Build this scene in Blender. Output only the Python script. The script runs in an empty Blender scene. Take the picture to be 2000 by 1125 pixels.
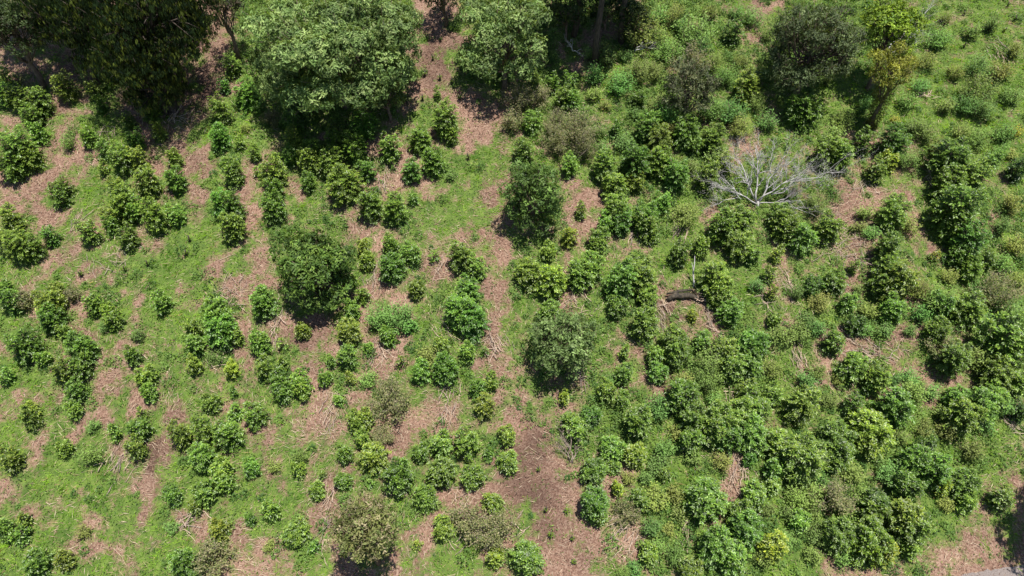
import bpy, math, random
import numpy as np
from mathutils import Vector

# ------------------------------------------------------------------ camera, light
scn = bpy.context.scene
COL = scn.collection
PITCH = math.radians(47.0)          # camera looks this far below the horizon
CAM = np.array([0.0, 0.0, 22.7])
FPX = 1351.0                        # focal length for a 2000 px wide picture

cam_d = bpy.data.cameras.new('camera')
cam_d.sensor_width = 36.0
cam_d.lens = 36.0 * FPX / 2000.0
cam_d.clip_start = 0.1
cam_d.clip_end = 3000.0
cam = bpy.data.objects.new('camera', cam_d)
COL.objects.link(cam)
cam.location = CAM
cam.rotation_euler = (math.pi / 2 - PITCH, 0, 0)
scn.camera = cam

LIGHT_DIR = Vector((-0.15, 0.07, -1.0)).normalized()     # the way the sunlight travels
sun_d = bpy.data.lights.new('sun', 'SUN')
sun_d.energy = 5.0
sun_d.angle = math.radians(0.53)
sun_d.color = (1.0, 0.955, 0.88)
sun = bpy.data.objects.new('sun', sun_d)
COL.objects.link(sun)
sun.rotation_euler = LIGHT_DIR.to_track_quat('-Z', 'Y').to_euler()
sun.location = (0, 0, 60)

wld = bpy.data.worlds.new('World')
scn.world = wld
wld.use_nodes = True
wn = wld.node_tree
bg = wn.nodes['Background']
sky = wn.nodes.new('ShaderNodeTexSky')
sky.sky_type = 'NISHITA'
sky.sun_disc = False
to_sun = -LIGHT_DIR
sky.sun_elevation = math.asin(to_sun.z)
sky.sun_rotation = math.atan2(to_sun.x, to_sun.y)
sky.altitude = 1200
wn.links.new(sky.outputs[0], bg.inputs[0])
bg.inputs[1].default_value = 0.075

vs = scn.view_settings
vs.view_transform = 'Standard'
vs.look = 'None'
vs.exposure = 0.76
vs.gamma = 1.0
vs.use_curve_mapping = False
scn.cycles.max_bounces = 6
scn.cycles.transparent_max_bounces = 4

rng = np.random.default_rng(11)
random.seed(11)

# ------------------------------------------------------------------ terrain, survey
FWD = np.array([0.0, math.cos(PITCH), -math.sin(PITCH)])
UP = np.array([0.0, math.sin(PITCH), math.cos(PITCH)])


def terr(x, y):
    z = 0.36 * 60.0 * np.tanh((y - 21.0) / 60.0)
    z = z + 0.16 * np.sin(0.35 * x + 1.0) * np.cos(0.28 * y) + 0.07 * np.sin(0.9 * x + 0.5 * y)
    z = z + 0.022 * np.sin(3.1 * x + 1.7 * y) * np.sin(2.7 * y - 1.1 * x) + 0.015 * np.sin(5.3 * x - 3.9 * y)
    return z


def place(px, py, h=0.0):
    """the point h metres above the hillside that is seen at survey mark (px, py)"""
    d = FWD + np.array([(px - 1000.0) / FPX, 0, 0]) - UP * ((py - 562.5) / FPX)
    lo, hi = 5.0, 90.0
    for _ in range(50):
        t = 0.5 * (lo + hi)
        p = CAM + d * t
        if p[2] - float(terr(p[0], p[1])) - h > 0:
            lo = t
        else:
            hi = t
    p = CAM + d * hi
    return p[0], p[1], float(terr(p[0], p[1])), hi       # hi = depth along the view axis


def to_px(x, y, z):
    dy = y - CAM[1]
    dz = z - CAM[2]
    dep = dy * FWD[1] + dz * FWD[2]
    up = dy * UP[1] + dz * UP[2]
    dep = np.maximum(dep, 0.5)
    return 1000.0 + FPX * x / dep, 562.5 - FPX * up / dep


def vnoise(x, y, scale, seed):
    r = np.random.default_rng(seed)
    tab = r.random((256, 256))
    u = x / scale + 1000.3
    v = y / scale + 1000.7
    i = np.floor(u).astype(int)
    j = np.floor(v).astype(int)
    a = u - i
    b = v - j
    a = a * a * (3 - 2 * a)
    b = b * b * (3 - 2 * b)
    g = lambda p, q: tab[p % 256, q % 256]
    return (g(i, j) * (1 - a) + g(i + 1, j) * a) * (1 - b) + (g(i, j + 1) * (1 - a) + g(i + 1, j + 1) * a) * b


# what grows where on the hillside: B bare litter, b dry straw, g thin grass, G grass, M mixed, W tall weeds, R road
COVER = [
    'BBBBBBBBBWWWWWWWBBWWWWWMBWWWMBWWWWWMGMGM',
    'BBBBBBBBBWWWWWWWBBWWWWWBMMWWWBWWWWWMGMGM',
    'BBBBBBBBBWWWWWWWBgWWWWBBMMWWWWWWWWGGMGMG',
    'MMBBGBBBBMMWWWWMBBbgMWGGGWWWWWMGGGGMGGGG',
    'BMBGgbbBMGgMWMMBGMgBMMGgMWWMMBMMGGGGGGGG',
    'BMBMGBbBGGMMMMMBMgBbMMMMWWWWBBMMMBMgMGGG',
    'MBBbGMBBgMbMMMbbMGGbMMBMWWWWMMMMMMgBMWWG',
    'bBgGGMMBGBBMMbMbgGgBMMBMWMMWWWWMMbMBMWMM',
    'MBggMMMGGBMgMbbMGGBbMMBBWMGbMWWMMbMBMMWM',
    'MMggbgbGGbBMMMbMgbbBbMBMBMGbMMMMbbMBBMMG',
    'gBggGGGGgBbMMMBMMbMBgMMMMMGGMGbMMbMgMMGM',
    'MgMbMbGgMbMMMBbbGMMBgMbGMMbbMGbMMMGMGMMW',
    'GMMgGgGGMbMBBMMMGMMBBMMWMMbbMWbMWMWMGMMW',
    'MMMMgMgMMbgBBMbbWMbbBWWGMBMMWWMWbbbBMMWW',
    'GgMMbMBMBMMMBMbBMMBbBWMMMBWWWWMbbMMBBMBW',
    'gBMggBbgMMMMbbMgBbMbBMbWMBMMMWWWMbBMBMWB',
    'gGbBGGBMMMbgbbMbbbMBgMMMWWWWWWMGWWWMGWWB',
    'GbGGbbgMMgbGbMMBMMMBBbMMWGGWbBWWWWWWGMMB',
    'BgGGgbBGGMgGbgMMMMMBBBMMbGGGbMWWWWMWGWMb',
    'BgGgGggGMGgGbbBMMBbBBBBMMWGWbbGWMWWWGGgB',
    'MgGgGgGbMbGgbbMMbbbbBBBMbWWbMWGWWWWWGggB',
    'GGMbbgGMMbbGgBMMBGgMMBBbbMWMWWGGgWWgbbgB',
    'GMgGggGMbbgggBBBBgggMBBBMWMWMGggbbbbgRRR',
]
CLS = {'B': (.17, .12, .34), 'b': (.15, .12, 1.0), 'g': (.50, .18, .42), 'G': (.88, .34, .16),
       'M': (.43, .48, .48), 'W': (.36, 1.0, .12), 'R': (.0, .0, .0)}
FIELD = np.array([[CLS[c] for c in row] for row in COVER])
for r_, c_, k_ in [(6, 19, 'g'), (7, 19, 'g'), (8, 18, 'g'), (9, 18, 'M'), (9, 20, 'M'), (10, 20, 'M'), (11, 20, 'G'), (12, 20, 'g'), (12, 19, 'b'), (13, 20, 'g'),
                   (14, 20, 'M'), (14, 18, 'M'), (15, 20, 'g'), (15, 19, 'M'), (16, 19, 'g'), (17, 19, 'M'), (11, 18, 'M'), (10, 18, 'g'), (5, 19, 'b'), (13, 18, 'M')]:
    FIELD[r_, c_] = CLS[k_]
for r_, c_ in [(0, 16), (0, 17), (1, 16), (1, 17), (2, 16), (2, 17), (3, 16), (3, 17), (4, 18), (4, 19), (5, 18), (17, 20), (18, 20), (18, 21), (19, 19), (19, 20), (19, 21),
               (20, 21), (20, 22), (21, 21), (21, 22), (22, 21), (22, 22), (3, 7), (4, 7), (5, 7), (6, 7), (7, 7), (14, 12), (13, 12)]:
    FIELD[r_, c_] = (.02, .02, .28)                # trodden bare track
for r_ in (14, 15, 16, 17, 18):
    FIELD[r_, 39] = CLS['M']


def cover(x, y):
    """grass, weed and straw amounts at ground points"""
    px, py = to_px(x, y, terr(x, y))
    px = px + 55 * (vnoise(x, y, 1.1, 3) - .5) + 30 * (vnoise(x, y, .4, 4) - .5)
    py = py + 45 * (vnoise(x, y, 1.1, 5) - .5) + 30 * (vnoise(x, y, .4, 6) - .5)
    u = np.clip(px / 50.0 - .5, 0, 38.999)
    v = np.clip(py / 50.0 - .5, 0, 21.999)
    i = v.astype(int)
    j = u.astype(int)
    a = (v - i)[..., None]
    b = (u - j)[..., None]
    F = (FIELD[i, j] * (1 - b) + FIELD[i, j + 1] * b) * (1 - a) + (FIELD[i + 1, j] * (1 - b) + FIELD[i + 1, j + 1] * b) * a
    n = vnoise(x, y, .9, 7) * .40 + vnoise(x, y, .33, 8) * .35 + vnoise(x, y, .15, 9) * .25 - .5
    n2 = vnoise(x, y, .7, 17) * .45 + vnoise(x, y, .26, 18) * .55 - .5
    F = F + np.stack([n * 1.55, n * .35 + n2 * .9, n2 * -.9], -1)
    return np.clip(F, 0, 1)


# ------------------------------------------------------------------ materials
def new_mat(name):
    m = bpy.data.materials.new(name)
    m.use_nodes = True
    nt = m.node_tree
    for n in list(nt.nodes):
        nt.nodes.remove(n)
    return m, nt, nt.nodes.new('ShaderNodeOutputMaterial')


def mixc(nt, fac, a, b, mode='MIX'):
    n = nt.nodes.new('ShaderNodeMix')
    n.data_type = 'RGBA'
    n.blend_type = mode
    for s, v in ((n.inputs[0], fac), (n.inputs[6], a), (n.inputs[7], b)):
        if hasattr(v, 'is_linked') or hasattr(v, 'links'):
            nt.links.new(v, s)
        elif isinstance(v, (int, float)):
            s.default_value = v
        else:
            s.default_value = (*v, 1)
    return n.outputs[2]


def leaf_material(name, rough=.42, trans=.28, spec=.5):
    m, nt, out = new_mat(name)
    at = nt.nodes.new('ShaderNodeAttribute')
    at.attribute_name = 'Col'
    oi = nt.nodes.new('ShaderNodeObjectInfo')
    c = mixc(nt, 1.0, at.outputs['Color'], oi.outputs['Color'], 'MULTIPLY')
    p = nt.nodes.new('ShaderNodeBsdfPrincipled')
    nt.links.new(c, p.inputs['Base Color'])
    p.inputs['Roughness'].default_value = rough
    p.inputs['Specular IOR Level'].default_value = spec
    t = nt.nodes.new('ShaderNodeBsdfTranslucent')
    tc = mixc(nt, 1.0, c, (1.5, 1.45, .55), 'MULTIPLY')
    nt.links.new(tc, t.inputs['Color'])
    mx = nt.nodes.new('ShaderNodeMixShader')
    mx.inputs[0].default_value = trans
    nt.links.new(p.outputs[0], mx.inputs[1])
    nt.links.new(t.outputs[0], mx.inputs[2])
    nt.links.new(mx.outputs[0], out.inputs[0])
    return m


def bark_material(name, c1, c2, scale=14.0, rough=.85):
    m, nt, out = new_mat(name)
    tc = nt.nodes.new('ShaderNodeTexCoord')
    no = nt.nodes.new('ShaderNodeTexNoise')
    no.inputs['Scale'].default_value = scale
    no.inputs['Detail'].default_value = 6
    mp = nt.nodes.new('ShaderNodeMapping')
    mp.inputs['Scale'].default_value = (1, 1, .35)
    nt.links.new(tc.outputs['Object'], mp.inputs[0])
    nt.links.new(mp.outputs[0], no.inputs['Vector'])
    rp = nt.nodes.new('ShaderNodeValToRGB')
    rp.color_ramp.elements[0].position = .35
    rp.color_ramp.elements[1].position = .68
    rp.color_ramp.elements[0].color = (*c1, 1)
    rp.color_ramp.elements[1].color = (*c2, 1)
    nt.links.new(no.outputs['Fac'], rp.inputs[0])
    p = nt.nodes.new('ShaderNodeBsdfPrincipled')
    p.inputs['Roughness'].default_value = rough
    nt.links.new(rp.outputs[0], p.inputs['Base Color'])
    bp = nt.nodes.new('ShaderNodeBump')
    bp.inputs['Strength'].default_value = .6
    bp.inputs['Distance'].default_value = .02
    nt.links.new(no.outputs['Fac'], bp.inputs['Height'])
    nt.links.new(bp.outputs[0], p.inputs['Normal'])
    nt.links.new(p.outputs[0], out.inputs[0])
    return m


def ground_material():
    m, nt, out = new_mat('hillside_soil')
    tc = nt.nodes.new('ShaderNodeTexCoord')
    at = nt.nodes.new('ShaderNodeAttribute')
    at.attribute_name = 'Cover'
    sep = nt.nodes.new('ShaderNodeSeparateColor')
    nt.links.new(at.outputs['Color'], sep.inputs[0])

    def noise(s, d=5, r=.6):
        n = nt.nodes.new('ShaderNodeTexNoise')
        n.inputs['Scale'].default_value = s
        n.inputs['Detail'].default_value = d
        n.inputs['Roughness'].default_value = r
        nt.links.new(tc.outputs['Object'], n.inputs['Vector'])
        return n.outputs['Fac']

    def ramp(v, pts):
        r = nt.nodes.new('ShaderNodeValToRGB')
        e = r.color_ramp.elements
        e[0].position, e[0].color = pts[0][0], (*pts[0][1], 1)
        e[1].position, e[1].color = pts[1][0], (*pts[1][1], 1)
        for p, c in pts[2:]:
            q = e.new(p)
            q.color = (*c, 1)
        nt.links.new(v, r.inputs[0])
        return r.outputs[0]
    soil = ramp(noise(.55, 6), [(.34, (.082, .043, .032)), (.66, (.250, .152, .113)), (.5, (.160, .090, .066))])
    vo = nt.nodes.new('ShaderNodeTexVoronoi')
    vo.inputs['Scale'].default_value = 19
    vo.inputs['Randomness'].default_value = 1
    nt.links.new(tc.outputs['Object'], vo.inputs['Vector'])
    sc = nt.nodes.new('ShaderNodeSeparateColor')
    nt.links.new(vo.outputs['Color'], sc.inputs[0])
    chips = ramp(sc.outputs[0], [(.0, (.10, .060, .045)), (1., (.44, .335, .26)), (.45, (.26, .165, .125))])
    soil = mixc(nt, .45, soil, chips)
    fine = ramp(noise(38, 3), [(.3, (.62, .6, .58)), (.72, (1.25, 1.22, 1.18))])
    soil = mixc(nt, 1.0, soil, fine, 'MULTIPLY')
    drk = nt.nodes.new('ShaderNodeMath')
    drk.operation = 'MULTIPLY'
    drk.inputs[1].default_value = .62
    nt.links.new(sep.outputs[2], drk.inputs[0])
    soil = mixc(nt, drk.outputs[0], soil, (.050, .028, .021))  # blue channel of Cover pulls the soil towards dark brown
    green = ramp(noise(3.2, 6), [(.3, (.050, .090, .020)), (.72, (.155, .220, .048)), (.5, (.095, .150, .032))])
    green = mixc(nt, 1.0, green, fine, 'MULTIPLY')
    # ragged edge between turf and litter
    ad = nt.nodes.new('ShaderNodeMath')
    ad.operation = 'ADD'
    nt.links.new(sep.outputs[0], ad.inputs[0])
    nt.links.new(noise(7, 4), ad.inputs[1])
    mr = nt.nodes.new('ShaderNodeMapRange')
    mr.inputs[1].default_value = .72
    mr.inputs[2].default_value = 1.12
    nt.links.new(ad.outputs[0], mr.inputs[0])
    col = mixc(nt, mr.outputs[0], soil, green)
    p = nt.nodes.new('ShaderNodeBsdfPrincipled')
    p.inputs['Roughness'].default_value = .95
    p.inputs['Specular IOR Level'].default_value = .2
    nt.links.new(col, p.inputs['Base Color'])
    bp = nt.nodes.new('ShaderNodeBump')
    bp.inputs['Strength'].default_value = .9
    bp.inputs['Distance'].default_value = .05
    nt.links.new(noise(16, 6, .7), bp.inputs['Height'])
    nt.links.new(bp.outputs[0], p.inputs['Normal'])
    nt.links.new(p.outputs[0], out.inputs[0])
    return m


M_GROUND = ground_material()
M_COFFEE = leaf_material('coffee_leaf', .36, .27, .38)
M_TREE = leaf_material('tree_leaf', .5, .28, .22)
M_WEED = leaf_material('weed_leaf', .55, .32, .3)
M_GRASS = leaf_material('grass_blade', .6, .35, .2)
M_DRY = leaf_material('dry_leaf', .85, .15, .15)
M_BARK = bark_material('brown_bark', (.07, .048, .035), (.17, .125, .095))
M_BARKD = bark_material('dark_bark', (.03, .023, .017), (.085, .065, .05))
M_SILVER = bark_material('silver_wood', (.27, .25, .24), (.53, .51, .49), 9)
M_STICK = bark_material('dry_stick', (.30, .21, .15), (.56, .44, .34), 9)
M_STICKD = bark_material('grey_stick', (.17, .125, .10), (.40, .32, .27), 9)
M_LOG = bark_material('mossy_bark', (.016, .013, .009), (.075, .058, .036), 12)
M_ROAD = bark_material('pale_gravel', (.115, .092, .082), (.215, .18, .165), 30)


# ------------------------------------------------------------------ mesh builders
def unit(v):
    return v / np.maximum(np.linalg.norm(v, axis=-1, keepdims=True), 1e-9)


def leaf_mesh(name, P, D, N, L, W, C, mat, fold=.18, droop=.12, wide=.42):
    """folded leaves: base, two shoulders, tip; one colour each"""
    P = np.asarray(P, float)
    n = len(P)
    D = unit(np.asarray(D, float))
    S = unit(np.cross(D, np.asarray(N, float)))
    U = np.cross(S, D)
    L = np.broadcast_to(np.asarray(L, float), (n,))[:, None]
    W = np.broadcast_to(np.asarray(W, float), (n,))[:, None]
    mid = P + D * L * wide
    v = np.stack([P, mid + S * W * .5 + U * W * fold, P + D * L - U * L * droop, mid - S * W * .5 + U * W * fold], 1).reshape(-1, 3)
    base = (np.arange(n) * 4)[:, None]
    f = (base + np.array([[0, 1, 2, 0, 2, 3]])).reshape(-1)
    me = bpy.data.meshes.new(name)
    me.vertices.add(n * 4)
    me.vertices.foreach_set('co', v.astype(np.float32).ravel())
    me.loops.add(n * 6)
    me.loops.foreach_set('vertex_index', f.astype(np.int32))
    me.polygons.add(n * 2)
    me.polygons.foreach_set('loop_start', np.arange(0, n * 6, 3, dtype=np.int32))
    me.polygons.foreach_set('loop_total', np.full(n * 2, 3, np.int32))
    me.update()
    at = me.color_attributes.new('Col', 'FLOAT_COLOR', 'POINT')
    c4 = np.ones((n, 4, 4), np.float32)
    c4[:, :, :3] = np.asarray(C)[:, None, :]
    at.data.foreach_set('color', c4.ravel())
    me.materials.append(mat)
    return me


class Tubes:
    def __init__(self):
        self.v = []
        self.f = []

    def add(self, pts, rad, sides=6):
        pts = [Vector(p) for p in pts]
        n0 = len(self.v)
        up = Vector((.31, .77, .56))
        for i, p in enumerate(pts):
            t = (pts[min(i + 1, len(pts) - 1)] - pts[max(i - 1, 0)]).normalized()
            a = t.cross(up)
            if a.length < .05:
                a = t.cross(Vector((1, 0, 0)))
            a.normalize()
            b = t.cross(a)
            for k in range(sides):
                th = 2 * math.pi * k / sides
                self.v.append(p + (a * math.cos(th) + b * math.sin(th)) * rad[i])
        for i in range(len(pts) - 1):
            for k in range(sides):
                k2 = (k + 1) % sides
                self.f.append((n0 + i * sides + k, n0 + i * sides + k2, n0 + (i + 1) * sides + k2, n0 + (i + 1) * sides + k))
        self.f.append(tuple(n0 + k for k in range(sides - 1, -1, -1)))
        e = n0 + (len(pts) - 1) * sides
        self.f.append(tuple(e + k for k in range(sides)))

    def mesh(self, name, mat, smooth=True):
        me = bpy.data.meshes.new(name)
        me.from_pydata([tuple(p) for p in self.v], [], self.f)
        me.update()
        if smooth:
            me.polygons.foreach_set('use_smooth', [True] * len(me.polygons))
        me.materials.append(mat)
        return me


def bent(a, b, sag=.1, n=5, wob=.03):
    a = np.array(a, float)
    b = np.array(b, float)
    L = np.linalg.norm(b - a)
    out = []
    for i in range(n + 1):
        t = i / n
        p = a + (b - a) * t
        p[2] += sag * L * 4 * t * (1 - t)
        if 0 < i < n:
            p = p + rng.normal(0, wob * L, 3)
        out.append(p)
    return out


def link(name, me, parent=None, loc=None, rot=None, scale=None, color=None):
    o = bpy.data.objects.new(name, me)
    COL.objects.link(o)
    if parent is not None:
        o.parent = parent
    if loc is not None:
        o.location = loc
    if rot is not None:
        o.rotation_euler = rot
    if scale is not None:
        o.scale = scale if hasattr(scale, '__len__') else (scale,) * 3
    if color is not None:
        o.color = (*color, 1)
    return o


def thing(name, label, cat, loc, rotz=0.0, group=None, scale=None):
    o = link(name, None, None, loc, (0, 0, rotz), scale)
    o.empty_display_size = .2
    o['label'] = label
    o['category'] = cat
    if group:
        o['group'] = group
    return o


# ------------------------------------------------------------------ hillside
def axis(lo, hi, step, far):
    a = list(np.arange(lo, hi + 1e-6, step))
    s, p = step, lo
    left = []
    while p > -far:
        s *= 1.45
        p -= s
        left.append(p)
    s, p = step, hi
    right = []
    while p < far:
        s *= 1.45
        p += s
        right.append(p)
    return np.array(left[::-1] + a + right)


gx = axis(-34, 34, .15, 900)
gy = axis(4, 44, .15, 900)
X, Y = np.meshgrid(gx, gy)
Z = terr(X, Y)
nx, ny = len(gx), len(gy)
me = bpy.data.meshes.new('hillside')
co = np.stack([X, Y, Z], -1).reshape(-1, 3)
me.vertices.add(len(co))
me.vertices.foreach_set('co', co.astype(np.float32).ravel())
ii = (np.arange(ny - 1)[:, None] * nx + np.arange(nx - 1)[None, :]).ravel()
q = np.stack([ii, ii + 1, ii + nx + 1, ii + nx], 1)
me.loops.add(q.size)
me.loops.foreach_set('vertex_index', q.astype(np.int32).ravel())
me.polygons.add(len(q))
me.polygons.foreach_set('loop_start', np.arange(0, q.size, 4, dtype=np.int32))
me.polygons.foreach_set('loop_total', np.full(len(q), 4, np.int32))
me.update()
me.polygons.foreach_set('use_smooth', [True] * len(q))
at = me.color_attributes.new('Cover', 'FLOAT_COLOR', 'POINT')
cv = cover(X.ravel(), Y.ravel())
c4 = np.ones((len(co), 4), np.float32)
c4[:, 0] = np.clip(cv[:, 0] * .9 + cv[:, 1] * .5, 0, 1)
c4[:, 1] = cv[:, 1]
px_, py_ = to_px(X.ravel(), Y.ravel(), Z.ravel())


def dark_at(px, py, x, y):  # soft-edged patches where soil and litter are coloured darker
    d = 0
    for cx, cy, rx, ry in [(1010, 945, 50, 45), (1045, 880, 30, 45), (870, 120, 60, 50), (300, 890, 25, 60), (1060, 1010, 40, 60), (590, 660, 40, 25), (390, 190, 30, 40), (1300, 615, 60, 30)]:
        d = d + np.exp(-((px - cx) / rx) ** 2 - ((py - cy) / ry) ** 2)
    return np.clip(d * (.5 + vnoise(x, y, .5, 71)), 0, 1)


c4[:, 2] = dark_at(px_, py_, X.ravel(), Y.ravel())
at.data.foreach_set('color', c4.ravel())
me.materials.append(M_GROUND)
hill = link('hillside', me)
hill['kind'] = 'structure'
hill['label'] = 'sloping coffee field of reddish leaf litter and grass'

# the pale track at the lower right corner: a thin sheet on the ground
rv, rf = [], []
edge = [(1860 + 7.5 * k, 1128 - 26 * (k / 20) ** .8 - 8 * max(0, k - 20) / 16 + rng.normal(0, 1.6)) for k in range(37)]
for i, (a, b) in enumerate(edge):
    x0, y0, z0, _ = place(a, b)
    for k in range(5):
        yy = y0 - k * .7
        rv.append((x0, yy, float(terr(x0, yy)) + .03))
for i in range(len(edge) - 1):
    for k in range(4):
        rf.append((i * 5 + k, i * 5 + k + 1, i * 5 + k + 6, i * 5 + k + 5))
me = bpy.data.meshes.new('road')
me.from_pydata(rv, [], rf)
me.materials.append(M_ROAD)
road = link('road', me)
road['kind'] = 'structure'

# ------------------------------------------------------------------ ground cover (uncountable)
def scatter(n):
    x = rng.uniform(-33, 33, n)
    y = rng.uniform(6, 43, n)
    px, py = to_px(x, y, terr(x, y))
    k = (px > -120) & (px < 2120) & (py > -110) & (py < 1240)
    return x[k], y[k]


def rand_dir(n):
    a = rng.uniform(0, 2 * math.pi, n)
    return np.cos(a), np.sin(a)


def vary(base, n, amt, hue=.12):
    c = np.asarray(base)[None, :] * (1 + rng.normal(0, amt, (n, 1)))
    return np.clip(c * (1 + rng.normal(0, hue, (n, 3))), .004, .9)


def stuff(name, me, label):
    o = link(name, me)
    o['kind'] = 'stuff'
    o['label'] = label
    return o


# leaf litter
x, y = scatter(330000)
cv = cover(x, y)
keep = rng.random(len(x)) < np.clip(1.0 - cv[:, 0] * 1.15 - cv[:, 1] * .55, .04, 1) * (.12 + .8 * vnoise(x, y, .6, 62))
x, y, cv = x[keep], y[keep], cv[keep]
n = len(x)
ca, sa = rand_dir(n)
P = np.stack([x, y, terr(x, y) + rng.uniform(.008, .035, n)], 1)
D = np.stack([ca, sa, rng.normal(.25, .3, n)], 1)
N = np.stack([rng.normal(0, .45, n), rng.normal(-.3, .45, n), np.ones(n)], 1)
pal = np.array([(.220, .135, .096), (.32, .222, .164), (.150, .086, .061), (.090, .052, .039), (.45, .355, .27)])
C = pal[rng.choice(5, n, p=[.36, .21, .25, .15, .03])] * (1 + rng.normal(0, .12, (n, 1))) * ((.62 + .66 * vnoise(x, y, 1.4, 61)) * (1 - .55 * dark_at(*to_px(x, y, terr(x, y)), x, y)))[:, None]
stuff('leaf_litter', leaf_mesh('leaf_litter', P, D, N, rng.uniform(.04, .115, n), rng.uniform(.018, .042, n), np.clip(C, .02, .8), M_DRY, .35, .2),
      'reddish brown dry leaf litter over the bare soil')

# dry straw stalks lying about
x, y = scatter(380000)
cv = cover(x, y)
keep = rng.random(len(x)) < cv[:, 2] ** 1.3 * .55
x, y = x[keep], y[keep]
n = len(x)
flow = vnoise(x, y, 2.2, 21) * 3.5 + rng.normal(0, .55, n) + 1.0
P = np.stack([x, y, terr(x, y) + rng.uniform(.01, .07, n)], 1)
D = np.stack([np.cos(flow), np.sin(flow), .36 * np.sin(flow) + rng.normal(.04, .13, n)], 1)
N = np.stack([rng.normal(0, .3, n), rng.normal(-.3, .3, n), np.ones(n)], 1)
pal = np.array([(.43, .325, .235), (.54, .45, .34), (.28, .19, .135), (.37, .265, .19)])
C = pal[rng.choice(4, n)] * (1 + rng.normal(0, .12, (n, 1)))
stuff('dry_straw', leaf_mesh('dry_straw', P, D, N, rng.uniform(.12, .42, n), rng.uniform(.009, .018, n), np.clip(C, .03, .8), M_DRY, .2, .06, .5),
      'pale dry straw and cut stalks strewn between the shrubs')

# grass
x, y = scatter(620000)
cv = cover(x, y)
keep = rng.random(len(x)) < np.clip(cv[:, 0] * 1.1 - .12, 0, 1)
x, y, cv = x[keep], y[keep], cv[keep]
n = len(x)
ca, sa = rand_dir(n)
tall = .45 + 1.9 * vnoise(x, y, .24, 31) ** 2.2 + .3 * vnoise(x, y, 1.1, 32)
P = np.stack([x, y, terr(x, y) - .005], 1)
D = np.stack([ca, sa, rng.uniform(.35, 1.5, n)], 1)
N = np.stack([-ca * .6, -sa * .6, np.ones(n) * .6], 1)
t = vnoise(x, y, 1.3, 33)[:, None] * .6 + vnoise(x, y, .35, 34)[:, None] * .4
t = np.clip(t * 1.6 - .3, 0, 1)
C = np.array([[.070, .180, .020]]) * (1 - t) + np.array([[.255, .420, .048]]) * t
dry = rng.random(n) < .04 + .15 * vnoise(x, y, .8, 35) ** 2
C[dry] = (.42, .34, .20)
C = C * (1 + rng.normal(0, .2, (n, 1)))
stuff('grass', leaf_mesh('grass', P, D, N, rng.uniform(.07, .17, n) * tall, rng.uniform(.012, .024, n), np.clip(C, .01, .7), M_GRASS, .1, .3, .35),
      'short bright green grass covering the open ground')

# low broad-leaved weeds
x, y = scatter(560000)
cv = cover(x, y)
keep = rng.random(len(x)) < np.clip(cv[:, 1] * 1.15 - .08, .012, 1)
x, y, cv = x[keep], y[keep], cv[keep]
n = len(x)
clump = np.clip(vnoise(x, y, .42, 41) * 1.7 - .42, 0, 1) * (.35 + .65 * vnoise(x, y, 1.6, 42))
h = rng.uniform(.02, 1, n) * (.04 + .62 * clump * np.clip(cv[:, 1] * 1.3 - .1, 0.1, 1))
ca, sa = rand_dir(n)
P = np.stack([x, y, terr(x, y) + h], 1)
D = np.stack([ca, sa, rng.normal(.15, .4, n)], 1)
N = np.stack([rng.normal(0, .4, n), rng.normal(0, .4, n), np.ones(n)], 1)
t = np.clip(vnoise(x, y, .8, 43) * .55 + vnoise(x, y, .28, 44) * .45, 0, 1)[:, None]
t = np.clip(t * 1.7 - .35, 0, 1)
C = np.array([[.046, .100, .020]]) * (1 - t) + np.array([[.185, .270, .050]]) * t
C = C * (1 + rng.normal(0, .25, (n, 1)))
stuff('low_weeds', leaf_mesh('low_weeds', P, D, N, rng.uniform(.05, .125, n), rng.uniform(.025, .058, n), np.clip(C, .01, .7), M_WEED),
      'low broad leaved weeds growing thickly between the shrubs')


# taller undergrowth: tangled clumps of leafy stems with no edges between them
x, y = scatter(20000)
cv = cover(x, y)
keep = rng.random(len(x)) < np.clip(cv[:, 1] * 1.15 - .26, 0, 1)
x, y = x[keep], y[keep]
m = len(x)
cr = .06 + .28 * rng.random(m) ** 1.8
ch = cr * rng.uniform(.9, 2.0, m)
tone = rng.random(m)
idx = np.repeat(np.arange(m), (28 + 190 * cr).astype(int))
n = len(idx)
a = rng.uniform(0, 6.28, n)
rr = cr[idx] * np.sqrt(rng.random(n)) * 1.05
hz = ch[idx] * (1 - .6 * (rr / cr[idx]) ** 2) * rng.uniform(.25, 1.05, n)
lx = x[idx] + np.cos(a) * rr
ly = y[idx] + np.sin(a) * rr
P = np.stack([lx, ly, terr(lx, ly) + hz], 1)
a2 = a + rng.normal(0, .8, n)
D = np.stack([np.cos(a2), np.sin(a2), rng.normal(.25, .45, n)], 1)
N = np.stack([rng.normal(0, .4, n), rng.normal(0, .4, n), np.ones(n)], 1)
t = tone[idx][:, None]
C = np.array([[.055, .125, .024]]) * (1 - t) + np.array([[.165, .275, .055]]) * t
C = C * (.55 + .75 * np.clip(rng.normal(.5, .3, (n, 1)), 0, 1))
stuff('undergrowth', leaf_mesh('undergrowth', P, D, N, rng.uniform(.06, .13, n), rng.uniform(.028, .055, n), np.clip(C, .01, .7), M_WEED),
      'tangled knee high green undergrowth between the shrubs')


# ------------------------------------------------------------------ shrub prototypes
def frame(d):
    d = d / np.linalg.norm(d)
    a = np.cross(d, (0, 0, 1.0))
    if np.linalg.norm(a) < .05:
        a = np.array([1.0, 0, 0])
    a = a / np.linalg.norm(a)
    return d, a, np.cross(a, d)


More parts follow.
